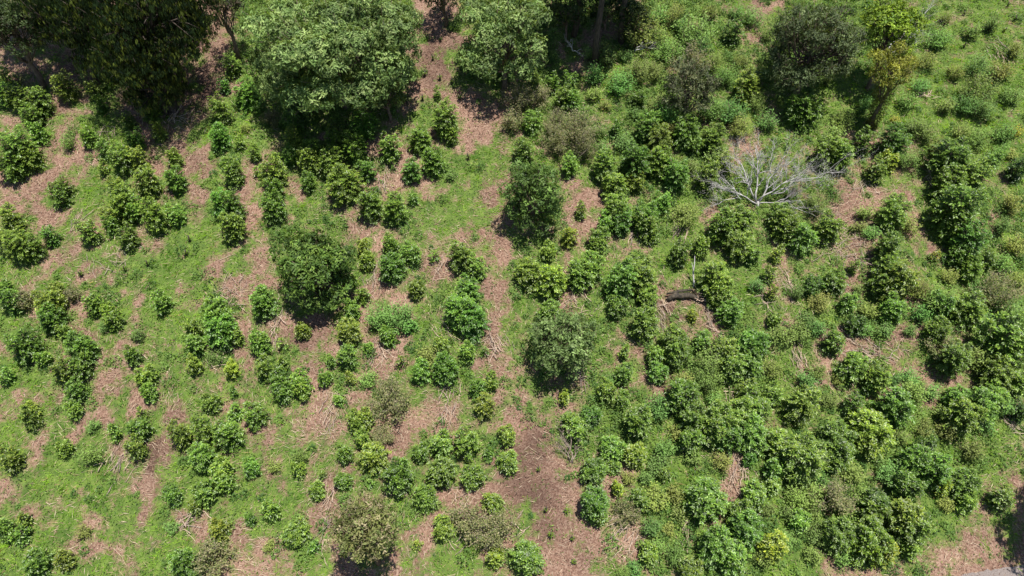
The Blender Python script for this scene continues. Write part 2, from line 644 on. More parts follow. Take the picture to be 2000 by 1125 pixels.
def coffee_proto(r, seed):
    """a coffee bush of crown radius r: upright stems, whorls of drooping side branches, paired glossy leaves"""
    g = np.random.default_rng(seed)
    H = 1.75 * r + .22
    tb = Tubes()
    P, D, N, L, W, C = [], [], [], [], [], []
    ns = 1 if r < .28 else (2 if r < .45 else (4 if r < .7 else 6))
    for s in range(ns):
        a0 = 2 * math.pi * (s + g.random() * .6) / ns
        off = 0 if ns == 1 else r * g.uniform(.30, .58)
        hs = H * (1 if s == 0 else g.uniform(.72, 1.0))
        top = np.array([math.cos(a0) * off, math.sin(a0) * off, hs * .93])
        foot = np.array([math.cos(a0) * off * .15, math.sin(a0) * off * .15, -.08])
        pts = [foot + (top - foot) * t + np.array([0, 0, 0]) for t in (0, .35, .7, 1)]
        tb.add(pts, [.022 + .012 * r, .018 + .008 * r, .012, .005], 5)
        rs = r - off * .75
        z = hs * .10
        ang = g.random() * 6.28
        lobe = g.uniform(.78, 1.2)
        while z < hs * .97:
            t = z / hs
            prof = max(.14, math.sin(math.pi * min(1, (t * .82 + .20))) ** .75)
            nb = 2 if r < .3 else 3
            for b in range(nb):
                th = ang + b * 2 * math.pi / nb + g.normal(0, .3)
                bl = rs * prof * g.uniform(.7, 1.15)
                el = -.15 + t * 1.0 + g.normal(0, .15)
                d = np.array([math.cos(th) * math.cos(el), math.sin(th) * math.cos(el), math.sin(el)])
                o = foot + (top - foot) * t
                o[2] = z
                npair = max(2, int(bl / .052))
                tint = g.normal(0, .13)
                for k in range(npair):
                    u = (k + 1) / npair
                    if u < .22 and bl > .25:
                        continue
                    p = o + d * bl * u + np.array([0, 0, -.28 * bl * u * u])
                    tang = d + np.array([0, 0, -.5 * u])
                    dd, sa_, ua = frame(tang)
                    for sg in (-1, 1):
                        ld = dd * g.uniform(.35, .9) + sa_ * sg * g.uniform(.6, 1.1) + ua * g.normal(-.02, .28)
                        nn = ua * .8 + g.normal(0, .30, 3) + np.array([0, 0, 1.1])
                        P.append(p)
                        D.append(ld)
                        N.append(nn)
                        young = max(0, u - .72) / .28
                        young = young * (.35 + .65 * t) * g.uniform(.2, 1.1)
                        L.append(g.uniform(.075, .15) * (1 - .32 * young))
                        W.append(g.uniform(.036, .066) * (1 - .2 * young))
                        c = np.array([.084, .152, .021]) * (1 - young) + np.array([.240, .345, .045]) * young
                        C.append(c * (1 + tint + g.normal(0, .16)) * lobe)
                if bl > .3 and g.random() < .5:
                    tb.add([o, o + d * bl * .5 + np.array([0, 0, -.06 * bl]), o + d * bl + np.array([0, 0, -.28 * bl])], [.008, .006, .003], 3)
            ang += 1.1 + g.normal(0, .2)
            z += .075 if r < .5 else .095
        # crown shoot
        for k in range(7):
            th = g.random() * 6.28
            P.append(top + np.array([0, 0, .02]))
            D.append(np.array([math.cos(th), math.sin(th), g.uniform(.4, 1.2)]))
            N.append(np.array([-math.cos(th), -math.sin(th), 1.0]))
            L.append(g.uniform(.07, .12))
            W.append(g.uniform(.035, .055))
            C.append(np.array([.20, .285, .045]) * g.uniform(.6, 1.1))
    fm = leaf_mesh('coffee_foliage', P, D, N, L, W, np.clip(C, .008, .6), M_COFFEE)
    return fm, tb.mesh('coffee_stem', M_BARK)


def weedy_proto(r, seed, dry=False):
    """a loose shrub of many thin stems from one base; dry ones are half bare"""
    g = np.random.default_rng(seed)
    H = r * (1.5 if not dry else 1.35) + .15
    tb = Tubes()
    P, D, N, L, W, C = [], [], [], [], [], []
    ns = int(10 + 26 * r)
    for s in range(ns):
        th = g.random() * 6.28
        rr = r * math.sqrt(g.random()) * 1.0
        hh = H * (1 - .55 * (rr / r) ** 2) * g.uniform(.7, 1.1)
        foot = np.array([math.cos(th) * rr * .25, math.sin(th) * rr * .25, -.05])
        tip = np.array([math.cos(th) * rr, math.sin(th) * rr, hh])
        mid = (foot + tip) / 2 + np.array([0, 0, .12 * H]) + g.normal(0, .05 * r, 3)
        q = [foot, mid, tip]
        tb.add(q, [.010, .007, .003] if not dry else [.008, .004, .002], 3)
        m = int((26 if not dry else 38) * (hh + rr) / .8) + 4
        if dry and g.random() < .25:
            m = 1
        for k in range(m):
            t = g.uniform(.2, 1)
            p = foot * (1 - t) ** 2 + 2 * mid * t * (1 - t) + tip * t * t
            p = p + g.normal(0, .05 + .05 * r, 3)
            a = g.random() * 6.28
            P.append(p)
            D.append(np.array([math.cos(a), math.sin(a), g.normal(.2, .45)]))
            N.append(np.array([g.normal(0, .45), g.normal(0, .45), 1.0]))
            L.append(g.uniform(.055, .115))
            W.append(g.uniform(.026, .050))
            if dry:
                pal = [(.15, .175, .055), (.20, .20, .085), (.085, .115, .038), (.26, .23, .13), (.17, .185, .065)]
                c = np.array(pal[g.integers(5)])
            else:
                c = np.array([.075, .140, .030]) * (1 - t) + np.array([.185, .300, .070]) * t
            C.append(c * (1 + g.normal(0, .2)))
        if dry:
            for k in range(2):
                t = g.uniform(.4, .95)
                p = foot * (1 - t) ** 2 + 2 * mid * t * (1 - t) + tip * t * t
                e = p + unit(g.normal(0, 1, 3) + np.array([0, 0, .5])) * g.uniform(.12, .3) * (.5 + r)
                tb.add([p, e], [.006, .0025], 3)
    fm = leaf_mesh('loose_foliage', P, D, N, L, W, np.clip(C, .008, .6), M_WEED)
    return fm, tb.mesh('loose_stems', M_STICKD if dry else M_BARK)


SIZES = [.20, .32, .45, .58, .72, .90]
COFFEE = {s: [coffee_proto(s, 100 + int(s * 100) + k) for k in range(7)] for s in SIZES}
WEEDY = {s: [weedy_proto(s, 300 + int(s * 100) + k) for k in range(3)] for s in (.3, .5, .75)}
DRYSH = {s: [weedy_proto(s, 500 + int(s * 100) + k, True) for k in range(3)] for s in (.4, .7, 1.0)}

# survey of the shrubs: mark x, y and crown radius; c coffee, y yellowish coffee, d dark coffee, w weedy shrub, g dried shrub, o flowering weed
SURVEY = '''
8 150 22 c;5 177 25 c;31 187 25 c;76 196 25 c;60 217 27 c;70 255 19 c;125 165 26 c;181 173 17 c;196 200 15 c;291 206 27 c;451 120 23 c
480 175 30 c;436 164 15 c;430 213 25 c;427 262 26 c;467 277 12 c;478 246 16 w;497 297 15 c;453 335 26 c;250 232 16 c;308 255 17 c;172 265 18 c
263 270 18 c;130 272 20 w;33 286 36 c;18 318 30 c;58 302 26 c;203 292 18 c;235 308 28 c;270 308 23 c;338 303 18 c;340 345 26 c;285 350 31 c
120 360 21 c;198 326 14 c;230 370 20 c;710 233 32 c;607 213 21 c;570 235 23 c;507 205 19 c;530 229 18 g;573 266 22 c;608 286 26 c;645 250 14 c
650 270 21 c;690 282 34 c;600 311 25 c;566 301 20 c;645 316 28 c;670 351 40 c;533 336 28 c;600 351 20 c;535 365 25 c;716 328 20 c;760 285 24 c
766 320 8 c;853 182 10 c;870 232 32 c;820 268 25 c;882 262 16 c;803 328 26 c;845 310 29 c;880 338 13 w;507 330 13 c
1048 157 11 c;1077 160 16 c;1113 157 19 c;1100 187 22 c;1119 198 17 c;1052 187 25 g;1013 192 28 g;1003 235 23 g;1040 234 22 c;1090 236 27 g
1133 242 34 g;1083 272 27 g;1143 285 28 g;1113 316 22 c;1023 293 23 c;1190 108 20 w;1223 101 22 w;1253 45 30 w;1290 26 18 w;1287 68 15 w
1358 48 34 w;1370 80 25 w;1433 60 19 d;1388 18 18 w;1477 21 20 w;1247 188 18 d;1290 193 28 w;1460 163 26 c;1433 207 25 w;1267 241 30 c
1300 217 22 w;1340 253 28 c;1287 271 28 c;1393 263 30 c;1357 278 18 c;1207 250 13 d;1220 274 19 w;1183 321 28 c;1240 313 30 c;1290 311 28 c
1322 335 29 c;1200 358 28 c;1243 348 21 c;1383 344 26 c;1417 318 20 c;1473 150 20 c;1183 201 13 w;1350 118 30 g
1560 208 28 c;1578 219 24 c;1617 150 16 w;1633 262 30 w;1617 291 28 c;1646 301 25 c;1687 273 21 c;1750 268 32 d;1860 301 38 c;1713 331 20 c
1737 312 16 y;1800 306 12 c;1855 356 29 c;1901 336 30 c;1931 315 19 c;1990 325 21 d;1817 110 15 w;1817 244 18 w;1787 241 15 w;1917 120 25 w
1917 166 26 w;1963 252 18 w;1977 298 14 w;1987 253 10 o;1750 230 9 o
13 418 22 c;22 433 20 c;13 465 28 c;35 475 34 c;62 478 25 c;97 460 18 c;173 452 24 c;240 396 30 c;262 406 23 c;217 420 22 c;217 441 17 c
247 461 23 c;300 420 31 c;340 416 23 c;113 382 22 c;433 393 30 c;455 401 28 c;453 440 28 c;17 585 26 c;8 560 20 c;49 585 18 g;93 588 32 c
97 616 30 c;113 566 16 c;141 576 16 g;183 592 21 c;213 608 18 y;220 626 18 c;313 588 23 c;43 670 33 c;83 696 16 c;127 648 18 c;152 673 36 c
123 722 28 c;156 712 26 c;257 694 18 c;283 732 22 c;407 588 15 c;427 615 34 c;430 640 34 c;460 656 19 c;376 641 19 c;377 671 23 c;377 711 19 c
417 692 16 w;450 718 18 y;7 732 16 c;267 653 12 w;200 635 12 w
533 402 28 c;717 505 19 c;710 482 16 c;763 472 19 c;765 519 28 c;803 492 23 c;722 396 31 c;770 405 27 c;807 388 11 c;900 500 28 c;930 521 23 c
847 500 10 c;813 562 18 c;513 588 29 c;590 642 17 c;707 575 15 c;693 545 14 c;687 608 19 c;740 611 35 w;780 615 29 w;680 642 28 c;757 656 19 c
800 635 23 w;913 566 29 c;900 601 35 c;924 626 31 c;863 676 18 c;913 688 19 c;677 695 24 c;643 705 12 c;507 668 21 c;517 716 23 c;547 712 16 c
543 737 23 c;587 745 22 c;633 736 16 c;687 736 15 c;720 736 15 w;820 722 26 c;870 719 31 c;783 708 10 c;717 675 12 c;947 685 8 c;957 743 16 c
837 690 24 w;552 672 10 c
1133 412 13 c;1113 458 20 y;1070 486 17 c;1170 458 22 c;1187 432 22 c;1167 480 18 c;1207 405 30 c;1213 427 25 c;1260 418 28 c;1263 441 22 c
1293 388 19 c;1273 462 13 c;1343 412 21 w;1410 442 28 c;1450 428 28 c;1443 478 25 c;1328 492 23 c;1370 478 18 c;1033 528 28 c;1077 546 32 y
1133 533 30 c;1155 518 25 c;1213 543 38 c;1247 532 35 c;1267 572 25 c;1207 595 21 c;1260 628 31 c;1400 535 35 c;1410 563 28 c;1397 583 15 c
1427 606 24 c;1353 617 10 y;1073 603 28 c;1470 498 15 c;1480 555 15 w;1313 665 27 c;1323 686 30 c;1280 693 20 c;1287 725 21 c;1373 663 22 c
1413 686 28 c;1387 703 30 w;1430 709 30 c;1473 669 30 c;1467 706 28 c;1217 728 22 c;1190 739 18 w;1217 686 14 c;1340 742 18 w;1377 733 25 w
1600 392 20 w;1623 439 27 c;1570 459 28 c;1533 439 25 c;1520 418 20 c;1520 499 12 c;1693 408 14 w;1750 409 30 c;1870 400 46 c;1867 437 30 c
1960 436 23 w;1982 393 20 w;1893 469 32 c;1873 493 21 c;1900 519 23 c;1931 503 19 c;1857 533 15 w;1733 483 27 c;1735 526 26 c;1758 539 35 c
1727 549 25 c;1633 543 23 c;1670 519 12 c;1590 556 20 d;1557 566 12 w;1657 589 18 c;1607 583 22 w;1747 599 24 c;1673 629 21 d;1837 573 28 w
1840 590 22 c;1897 596 31 c;1943 572 33 g;1970 599 30 w;1957 658 46 c;1982 677 38 c;1833 643 25 c;1863 699 31 c;1840 676 22 g;1950 726 33 c
1670 709 28 c;1710 736 25 c;1633 663 23 c;1530 653 28 w;1513 623 15 c;1510 716 22 w;1503 536 12 c;1507 573 12 c;1827 498 9 y;1680 560 12 w
143 760 26 c;57 815 22 c;57 798 18 y;143 800 17 c;290 765 19 c;220 847 17 c;270 833 25 c;277 808 11 c;263 873 25 c;123 873 18 c;177 886 21 w
20 897 23 c;410 783 21 c;453 766 12 c;455 807 16 c;497 808 27 c;350 846 29 c;397 838 28 c;443 846 31 c;393 889 31 c;433 916 23 c;397 958 28 c
437 943 20 c;337 968 19 c;380 990 15 c;490 911 20 c;487 1015 14 c;427 1032 21 c;40 1018 18 c;40 1048 18 c;10 1035 21 c;67 1095 30 c;123 1093 21 c
360 1095 32 c;413 1092 30 g;160 1035 10 w;333 1025 12 w;180 830 10 w
550 761 26 c;587 756 21 c;583 888 22 w;583 915 17 c;533 907 15 w;670 937 19 c;618 955 19 c;673 884 20 c;697 823 22 c;713 816 20 c;727 890 32 c
707 855 20 c;760 781 40 g;660 777 13 c;910 863 31 c;863 861 29 c;820 881 20 c;860 918 33 c;777 930 36 c;923 928 29 c;830 968 31 c;963 979 21 c
947 791 23 c;933 760 18 c;953 890 13 c;990 850 18 c;993 898 21 c;863 1031 25 c;815 1063 9 c;967 1087 21 y;527 998 18 c;577 1037 28 c;523 1063 13 w
613 1067 11 c;630 927 8 c;723 943 8 c;910 1020 32 g;960 1035 34 g;745 850 20 g
1030 1084 35 c;1117 821 25 c;1153 811 23 c;1130 836 25 c;1100 774 13 y;1187 764 22 c;1217 781 18 c;1247 818 31 c;1287 791 23 w;1333 768 32 c
1353 818 29 c;1350 858 25 c;1357 884 20 w;1197 874 26 c;1240 884 21 c;1160 914 28 c;1200 911 13 c;1210 951 16 y;1163 978 34 c;1167 1004 20 c
1263 931 20 w;1300 923 14 c;1253 978 22 c;1280 968 24 w;1273 1024 25 w;1283 1067 28 w;1267 1081 20 c;1383 971 38 c;1460 1031 36 c;1447 1004 25 c
1400 1067 35 c;1427 1084 30 c;1350 1107 25 c;1477 964 26 c;1463 898 13 c;1403 828 33 c;1440 811 33 c;1473 794 30 c;1420 848 29 c;1467 844 36 c
1460 764 20 c;1400 778 18 w;1217 1120 16 w;1225 1000 20 g
1510 766 22 c;1567 786 32 c;1623 778 23 w;1667 788 21 c;1693 757 11 d;1753 791 35 c;1707 831 38 y;1700 864 25 c;1637 861 35 c;1633 891 25 c
1567 894 43 c;1530 861 30 c;1517 914 23 c;1510 944 16 c;1667 918 25 w;1800 874 25 d;1783 898 30 c;1827 918 30 c;1773 948 28 c;1883 938 29 c
1890 978 19 c;1840 951 15 y;1627 968 30 g;1713 977 28 d;1713 995 28 c;1767 1004 30 c;1783 1028 35 c;1640 1041 35 c;1700 1058 38 y;1727 1074 25 y
1780 1068 20 c;1883 808 36 c;1873 771 25 c;1917 791 33 c;1943 768 28 c;1960 791 18 w;1993 801 20 d;1820 764 14 w;1903 874 22 w;1957 973 22 c
1160 140 20 w;1215 150 25 w;1250 130 25 w;1280 130 20 w;1310 90 22 w;1330 40 20 w;1400 110 25 w;1420 140 25 w;1450 110 20 w;1390 200 22 w;1480 190 20 w
1500 230 20 w;1240 215 15 w;1160 180 15 w;1310 250 18 w;1180 90 20 w;1150 100 15 w;1500 60 18 w;1440 20 18 w;1320 20 18 w;1180 280 20 w;1170 250 15 w
1350 320 20 w;1400 300 20 w;1450 240 18 w;1840 60 20 w;1900 60 18 w;1870 130 15 w;1890 190 20 w;1850 200 18 w;1930 200 20 w;1960 130 18 w;1980 180 18 w
1940 40 18 w;1990 90 15 w;1830 280 18 w;1780 300 18 w;1880 250 18 w;1920 260 20 w;1960 290 18 w;1800 160 14 w;1850 30 14 w;1775 190 14 w;1690 200 14 w
1650 230 18 w;1680 440 18 w;1705 450 15 w;1780 430 18 w;1800 560 20 w;1800 610 20 w;1780 640 18 w;1700 600 16 w;1730 640 18 w;1580 620 20 w;1560 640 18 w
1600 640 18 w;1690 640 16 w;1920 560 20 w;1930 620 20 w;1990 540 20 w;1990 470 18 w;1960 510 18 w;1985 615 25 w;1780 730 20 w;1790 760 20 w;1750 740 14 w
1600 720 14 w;1580 740 18 w;1640 740 14 w;1910 700 18 w;1990 740 25 c;1930 830 18 w;1840 800 18 w;1810 830 18 w;1760 850 18 w;1740 920 20 w;1720 900 14 w
1680 960 18 w;1560 930 20 w;1590 960 20 w;1540 1000 20 w;1600 1040 20 w;1540 1050 18 w;1490 1090 20 w;1590 1080 18 w;1650 1090 18 w;1850 980 14 w
1320 960 18 w;1330 1000 18 w;1310 1030 18 w;1240 1110 18 w;1320 1080 18 w;1300 870 20 w;1290 900 18 w;1320 840 18 w;1230 930 14 w;1410 900 16 w;1500 990 18 w
1563 1014 18 c;1510 1067 26 y;1600 930 18 w;1555 970 18 w;1850 840 16 w;1590 1000 15 w
'''
shrubs = []
for rec in SURVEY.replace('\n', ';').split(';'):
    if rec.strip():
        a, b, c, k = rec.split()
        shrubs.append([float(a), float(b), float(c), k])

# landmarks for telling shrubs apart
MARKS = [((640, 110), 'the broad pale-crowned tree'), ((612, 525), 'the big round dark tree'), ((1490, 350), 'the bare silvery dead tree'),
         ((1335, 580), 'the dark fallen log'), ((1712, 200), 'the slim leaning tree'), ((295, 165), 'the hanging-leaf tree'),
         ((1095, 668), 'the loose grey-green tree'), ((710, 1035), 'the bottom olive tree'),
         ((1045, 385), 'the tall pale shrubby tree'), ((1110, 870), 'the bare forked branches'), ((1340, 1050), 'the upright pole bundle'),
         ((2000, 1125), 'the bottom right corner'), ((0, 1125), 'the bottom left corner'), ((0, 562), 'the left edge midpoint'),
         ((2000, 562), 'the right edge midpoint'), ((1000, 562), 'the picture centre'), ((880, 790), 'the fan of dry stalks'),
         ((1650, 480), 'the large dry brush heap'), ((1690, 680), 'the curved brush heap'), ((1590, 85), 'the broad dark olive tree'),
         ((1000, 1125), 'the bottom edge midpoint'), ((400, 400), 'the upper left path'), ((540, 640), 'the standing straw sheaf'),
         ((985, 90), 'the leafy top-path tree'), ((2000, 0), 'the top right corner'), ((1500, 1125), 'the right half of the bottom edge')]
MARKS = MARKS[:-1]
SECT = ['right of', 'lower right of', 'below', 'lower left of', 'left of', 'upper left of', 'above', 'upper right of']
ORD = ['nearest', 'second nearest', 'third nearest', 'fourth nearest', 'fifth nearest', 'sixth nearest', 'seventh nearest', 'eighth nearest', 'ninth nearest',
       'tenth nearest', 'eleventh nearest', 'twelfth nearest']


def which(items):
    """for each (x, y) the landmark, side and rank that single it out among its kind"""
    ranks = []
    for (mx, my), nm in MARKS:
        buck = {}
        for i, (x, y) in enumerate(items):
            s = int(round(math.degrees(math.atan2(y - my, x - mx)) / 45.0)) % 8
            buck.setdefault(s, []).append((math.hypot(x - mx, y - my), i))
        rk = {}
        for s, lst in buck.items():
            for k, (d, i) in enumerate(sorted(lst)):
                rk[i] = (k, d, s)
        ranks.append(rk)
    out = []
    for i in range(len(items)):
        best = None
        for m, rk in enumerate(ranks):
            k, d, s = rk[i]
            score = k * 120 + d
            if k < len(ORD) and (best is None or score < best[0]):
                best = (score, k, s, m)
        _, k, s, m = best
        out.append('%s %s %s' % (ORD[k], SECT[s], MARKS[m][1]))
    return out


KIND = {}
for s in shrubs:
    if s[3] in 'cyd':
        s.append('young' if s[2] < 14 else 'coffee')
    else:
        s.append({'w': 'weedy', 'g': 'dried', 'o': 'flower'}[s[3]])
    KIND.setdefault(s[4], []).append(s)
for kk, lst in KIND.items():
    for s, w in zip(lst, which([(a[0], a[1]) for a in lst])):
        s.append(w)
print({k: len(v) for k, v in KIND.items()})

NAMES = {'coffee': ('coffee_shrub', 'coffee shrub', 'coffee shrubs of the plantation'), 'young': ('young_coffee_plant', 'coffee plant', 'young coffee plants'),
         'weedy': ('weedy_shrub', 'weedy shrub', 'loose weedy shrubs'), 'dried': ('dried_shrub', 'dried shrub', 'half dried shrubs'),
         'flower': ('flowering_weed', 'weed', 'orange flowering weeds')}


def nearest(dic, r):
    return min(dic, key=lambda s: abs(math.log(s / r)))


for px, py, rp, code, kind, where in shrubs:
    if kind == 'weedy':
        rp *= rng.uniform(.62, 1.3)
    x, y, z, dep = place(px, py, .4)
    r = rp * dep / FPX * (1.06 + .17 * min(1, max(0, (px - 900) / 600)))
    r = r * (1.22 if kind == 'dried' else 1)
    hc = .95 * r + .1 if kind != 'dried' else .7 * r
    x, y, z, dep = place(px, py, hc)
    size = 'large' if rp >= 31 else ('small' if rp < 18 else 'middling')
    if kind in ('coffee', 'young'):
        fam = COFFEE
        look = {'c': 'glossy green', 'y': 'yellowish green', 'd': 'dark green'}[code]
        tint = {'c': (1, 1, 1), 'y': (1.42, 1.18, .9), 'd': (.6, .66, .7)}[code]
        # the left half of the field carries fresher growth
        k = rng.uniform(.84, 1.2)
        hue = rng.normal(-.02, .10)
        tint = (tint[0] * k * (1 + hue), tint[1] * k, tint[2] * k)
        label = '%s %s coffee %s, %s' % ('tiny' if kind == 'young' else size, look, 'plant' if kind == 'young' else 'shrub', where)
    elif kind == 'weedy':
        fam = WEEDY
        k = rng.uniform(.8, 1.2)
        tint = (k * rng.uniform(.75, 1.45), k * rng.uniform(.9, 1.12), k)
        label = '%s light green weedy shrub, %s' % (size, where)
    elif kind == 'dried':
        fam = DRYSH
        k = rng.uniform(.85, 1.2)
        tint = (k, k, k)
        label = '%s olive brown dried shrub, %s' % (size, where)
    else:
        fam = WEEDY
        tint = (1.9, 1.15, .6)
        label = 'orange flowering weed patch, %s' % where
    s = nearest(fam, r)
    fm, sm = fam[s][rng.integers(len(fam[s]))]
    nm, cat, grp = NAMES[kind]
    t = thing(nm, label, cat, (x, y, z), rng.uniform(0, 6.28), grp)
    sc = r / s
    zs = sc * rng.uniform(.85, 1.12)
    qx, qy = sc * rng.uniform(.86, 1.14), sc * rng.uniform(.86, 1.14)
    link('stem', sm, t, scale=(qx, qy, zs))
    link('foliage', fm, t, scale=(qx, qy, zs), color=tint)


# ------------------------------------------------------------------ trees
def tree(name, label, px, py, rpx, hc, kind, seed, lobes=14, flat=.7, leaf=(.12, .05), dens=1.0, trunk=.16, cols=None, hang=False, mat=None, base=None,
         bark=None, squash=1.0, ivy=False, airy=False, R=None, lobe_r=9.0, rough=.10, pad=.74):
    g = np.random.default_rng(seed)
    if base is None:
        x, y, z, dep = place(px, py, hc)
    else:
        x, y, z, dep = place(base[0], base[1], 0)
    if R is None:
        R = rpx * dep / FPX
    t = thing(name, label, 'tree', (x, y, z))
    bark = bark or M_BARK
    rz = R * flat
    cz = hc
    lean = np.array([0.0, 0.0, 0.0])
    if base is not None and px is not None:
        x2, y2, z2, _ = place(px, py, hc)
        lean = np.array([x2 - x, y2 - y, z2 - z])
    LB = []
    for i in range(lobes):
        u = (i + .5) / lobes
        rho = R * .74 * math.sqrt(u)
        th = i * 2.39996 + g.normal(0, .25)
        zz = cz + rz * (.62 * math.sqrt(max(0, 1 - (rho / R) ** 2)) - .28) + g.normal(0, rough * R)
        LB.append((np.array([math.cos(th) * rho, math.sin(th) * rho * squash, zz]) + lean, min(R * g.uniform(.24, .40), lobe_r * g.uniform(.75, 1.2))))
    if flat > .45:
        for i in range(lobes // 2):
            th = i * 2.39996 + 1
            LB.append((np.array([math.cos(th) * R * .6, math.sin(th) * R * .6 * squash, cz - rz * .45 + g.normal(0, .1 * rz)]) + lean, R * g.uniform(.24, .34)))
    tb = Tubes()
    top = np.array([0, 0, max(.3, cz - rz * .35)]) + lean * .8
    tp = bent((0, 0, -.15), top, 0, 4, .025)
    tb.add(tp, [trunk * 1.25, trunk, trunk * .9, trunk * .8, trunk * .65], 8)
    link('trunk', tb.mesh('trunk', bark), t)
    P, D, N, L, W, C = [], [], [], [], [], []
    for k, (c, lr) in enumerate(LB):
        lb = Tubes()
        a = np.array(tp[2 + (k % 3)])
        pts = bent(a, c, -.04, 4, .04)
        lb.add(pts, [trunk * .42, trunk * .34, trunk * .26, trunk * .18, trunk * .10], 5)
        for q in range(5):
            e = c + unit(g.normal(0, 1, 3) + np.array([0, 0, .4])) * lr * .9
            lb.add(bent(pts[3], e, .02, 2, .04), [trunk * .14, trunk * .09, .008], 4)
        link('limb', lb.mesh('limb', bark), t)
        ns = int(dens * (34 if not airy else 20) * (lr / .5) ** 2 * (.12 / leaf[0]) ** 1.3) + 8
        lt = g.uniform(.70, 1.25)
        ax = unit(g.normal(0, 1, (ns, 3)) + np.array([0, 0, .25]))
        ax[:, 2] = np.where(ax[:, 2] < -.55, -ax[:, 2], ax[:, 2])
        rad = lr * (g.uniform(.68, 1.06, (ns, 1)) if not airy else g.uniform(.3, 1.1, (ns, 1)))
        p0 = c + ax * rad * np.array([1, 1, pad])
        st = g.normal(0, .18, (ns, 1, 1))
        pal = np.array(cols)[np.minimum(len(cols) - 1, (g.random(ns) ** 1.2 * len(cols)).astype(int))]
        a1 = unit(np.cross(ax, (.3, .2, 1)))
        b1 = np.cross(ax, a1)
        th = g.uniform(0, 6.28, (ns, 8, 1))
        d = ax[:, None] * g.uniform(.05, .7, (ns, 8, 1)) + (a1[:, None] * np.cos(th) + b1[:, None] * np.sin(th)) * .9
        if hang:
            d = d * .45 + np.array([0, 0, -1.0])
            nn = ax[:, None] * np.array([1, 1, 0]) + np.array([0, 0, .5]) + g.normal(0, .25, (ns, 8, 3))
        else:
            nn = ax[:, None] + np.array([0, 0, .5]) + g.normal(0, .3, (ns, 8, 3))
        P.extend((p0[:, None] + g.normal(0, .05, (ns, 8, 3))).reshape(-1, 3))
        D.extend(d.reshape(-1, 3))
        N.extend(nn.reshape(-1, 3))
        L.extend(g.uniform(.75, 1.25, ns * 8) * leaf[0])
        W.extend(g.uniform(.8, 1.2, ns * 8) * leaf[1])
        C.extend((pal[:, None] * lt * (1 + st + g.normal(0, .14, (ns, 8, 1)))).reshape(-1, 3))
    if ivy:
        for s in range(2400):
            u = g.uniform(.05, 1.0)
            p = np.array(tp[0]) + (np.array(tp[4]) - np.array(tp[0])) * u
            th = g.random() * 6.28
            rr = trunk + g.uniform(.02, .34) * (.4 + u)
            P.append(p + np.array([math.cos(th) * rr, math.sin(th) * rr, 0]))
            D.append(np.array([math.cos(th), math.sin(th), g.normal(-.3, .5)]))
            N.append(np.array([math.cos(th) * .3, math.sin(th) * .3, 1]) + g.normal(0, .3, 3))
            L.append(leaf[0] * g.uniform(.7, 1.1))
            W.append(leaf[1] * g.uniform(.7, 1.1))
            C.append(np.array(cols[g.integers(len(cols))]) * g.uniform(.5, .9))
    link('crown', leaf_mesh('crown', P, D, N, L, W, np.clip(C, .006, .6), mat or M_TREE), t, color=(1, 1, 1))
    return t


PALE = [(.172, .252, .078), (.130, .205, .060), (.235, .312, .105), (.085, .142, .038)]
MIDG = [(.060, .105, .026), (.085, .140, .032), (.042, .078, .020), (.11, .16, .04)]
DARK = [(.016, .032, .009), (.026, .046, .011), (.011, .024, .008), (.085, .110, .018)]
MANGO = [(.034, .056, .014), (.060, .086, .018), (.150, .175, .030), (.022, .040, .012)]
OLIVE = [(.080, .100, .045), (.110, .130, .060), (.055, .072, .032), (.14, .15, .075)]
LIME = [(.175, .265, .024), (.13, .21, .02), (.225, .31, .036), (.085, .15, .018)]
DRYT = [(.155, .180, .055), (.215, .215, .085), (.105, .140, .038), (.30, .26, .15)]
ROUND = [(.074, .136, .025), (.104, .178, .034), (.049, .094, .018), (.155, .235, .046)]

tree('spreading_tree', 'broad spreading tree with a pale grey-green layered crown', 650, 80, 186, 3.5, 0, 1, 30, .55, (.17, .07), 1.5, .17, PALE, lobe_r=.98, rough=.13, pad=.5)
tree('leafy_tree', 'pale green leafy tree beside the top of the dirt path', 985, 66, 104, 2.9, 0, 2, 20, .8, (.19, .075), 1.1, .13, PALE, lobe_r=.75, rough=.13, pad=.65)
tree('dark_tree', 'large dark drooping tree filling the top left of the picture', 262, 26, 162, 5.0, 0, 3, 34, .72, (.17, .055), 1.2, .24, DARK, hang=True, bark=M_BARKD, lobe_r=1.2, rough=.14)
tree('shade_tree', 'dark green tree in the top left corner', 15, 45, 70, 3.4, 0, 4, 16, .9, (.12, .05), 1.1, .14, [(.04, .065, .02), (.065, .095, .027), (.03, .05, .016)], rough=.12)
tree('drooping_tree', 'dark drooping tree left of the largest dark tree at the top', 120, 18, 84, 4.0, 0, 44, 16, .9, (.16, .055), 1.2, .16, DARK, hang=True, bark=M_BARKD, rough=.15)
tree('edge_tree', 'dark brown-green tree at the top edge left of the pale spreading tree', 432, 5, 50, 3.0, 0, 45, 12, 1.0, (.12, .045), .9, .1, [(.05, .055, .022), (.075, .075, .032), (.03, .036, .016)], airy=True)
for k, (bx, by, hh, rr) in enumerate([(110, 70, 7.5, 2.6), (235, 100, 8.0, 3.0), (345, 70, 7.5, 2.8)]):
    tree('canopy_tree', ('leftmost', 'middle', 'rightmost')[k] + ' of three tall trees whose canopy shades the top left', None, None, None, hh, 0, 50 + k, 16, .5, (.2, .09), 1.6, .2, DARK, base=(bx, by), R=rr, bark=M_BARKD)
tree('hanging_leaf_tree', 'dark small tree with hanging yellow-tipped leaves below the large dark tree', 297, 152, 72, 2.0, 0, 5, 22, .95, (.18, .058), 1.2, .11, MANGO, hang=True, bark=M_BARKD, rough=.13)
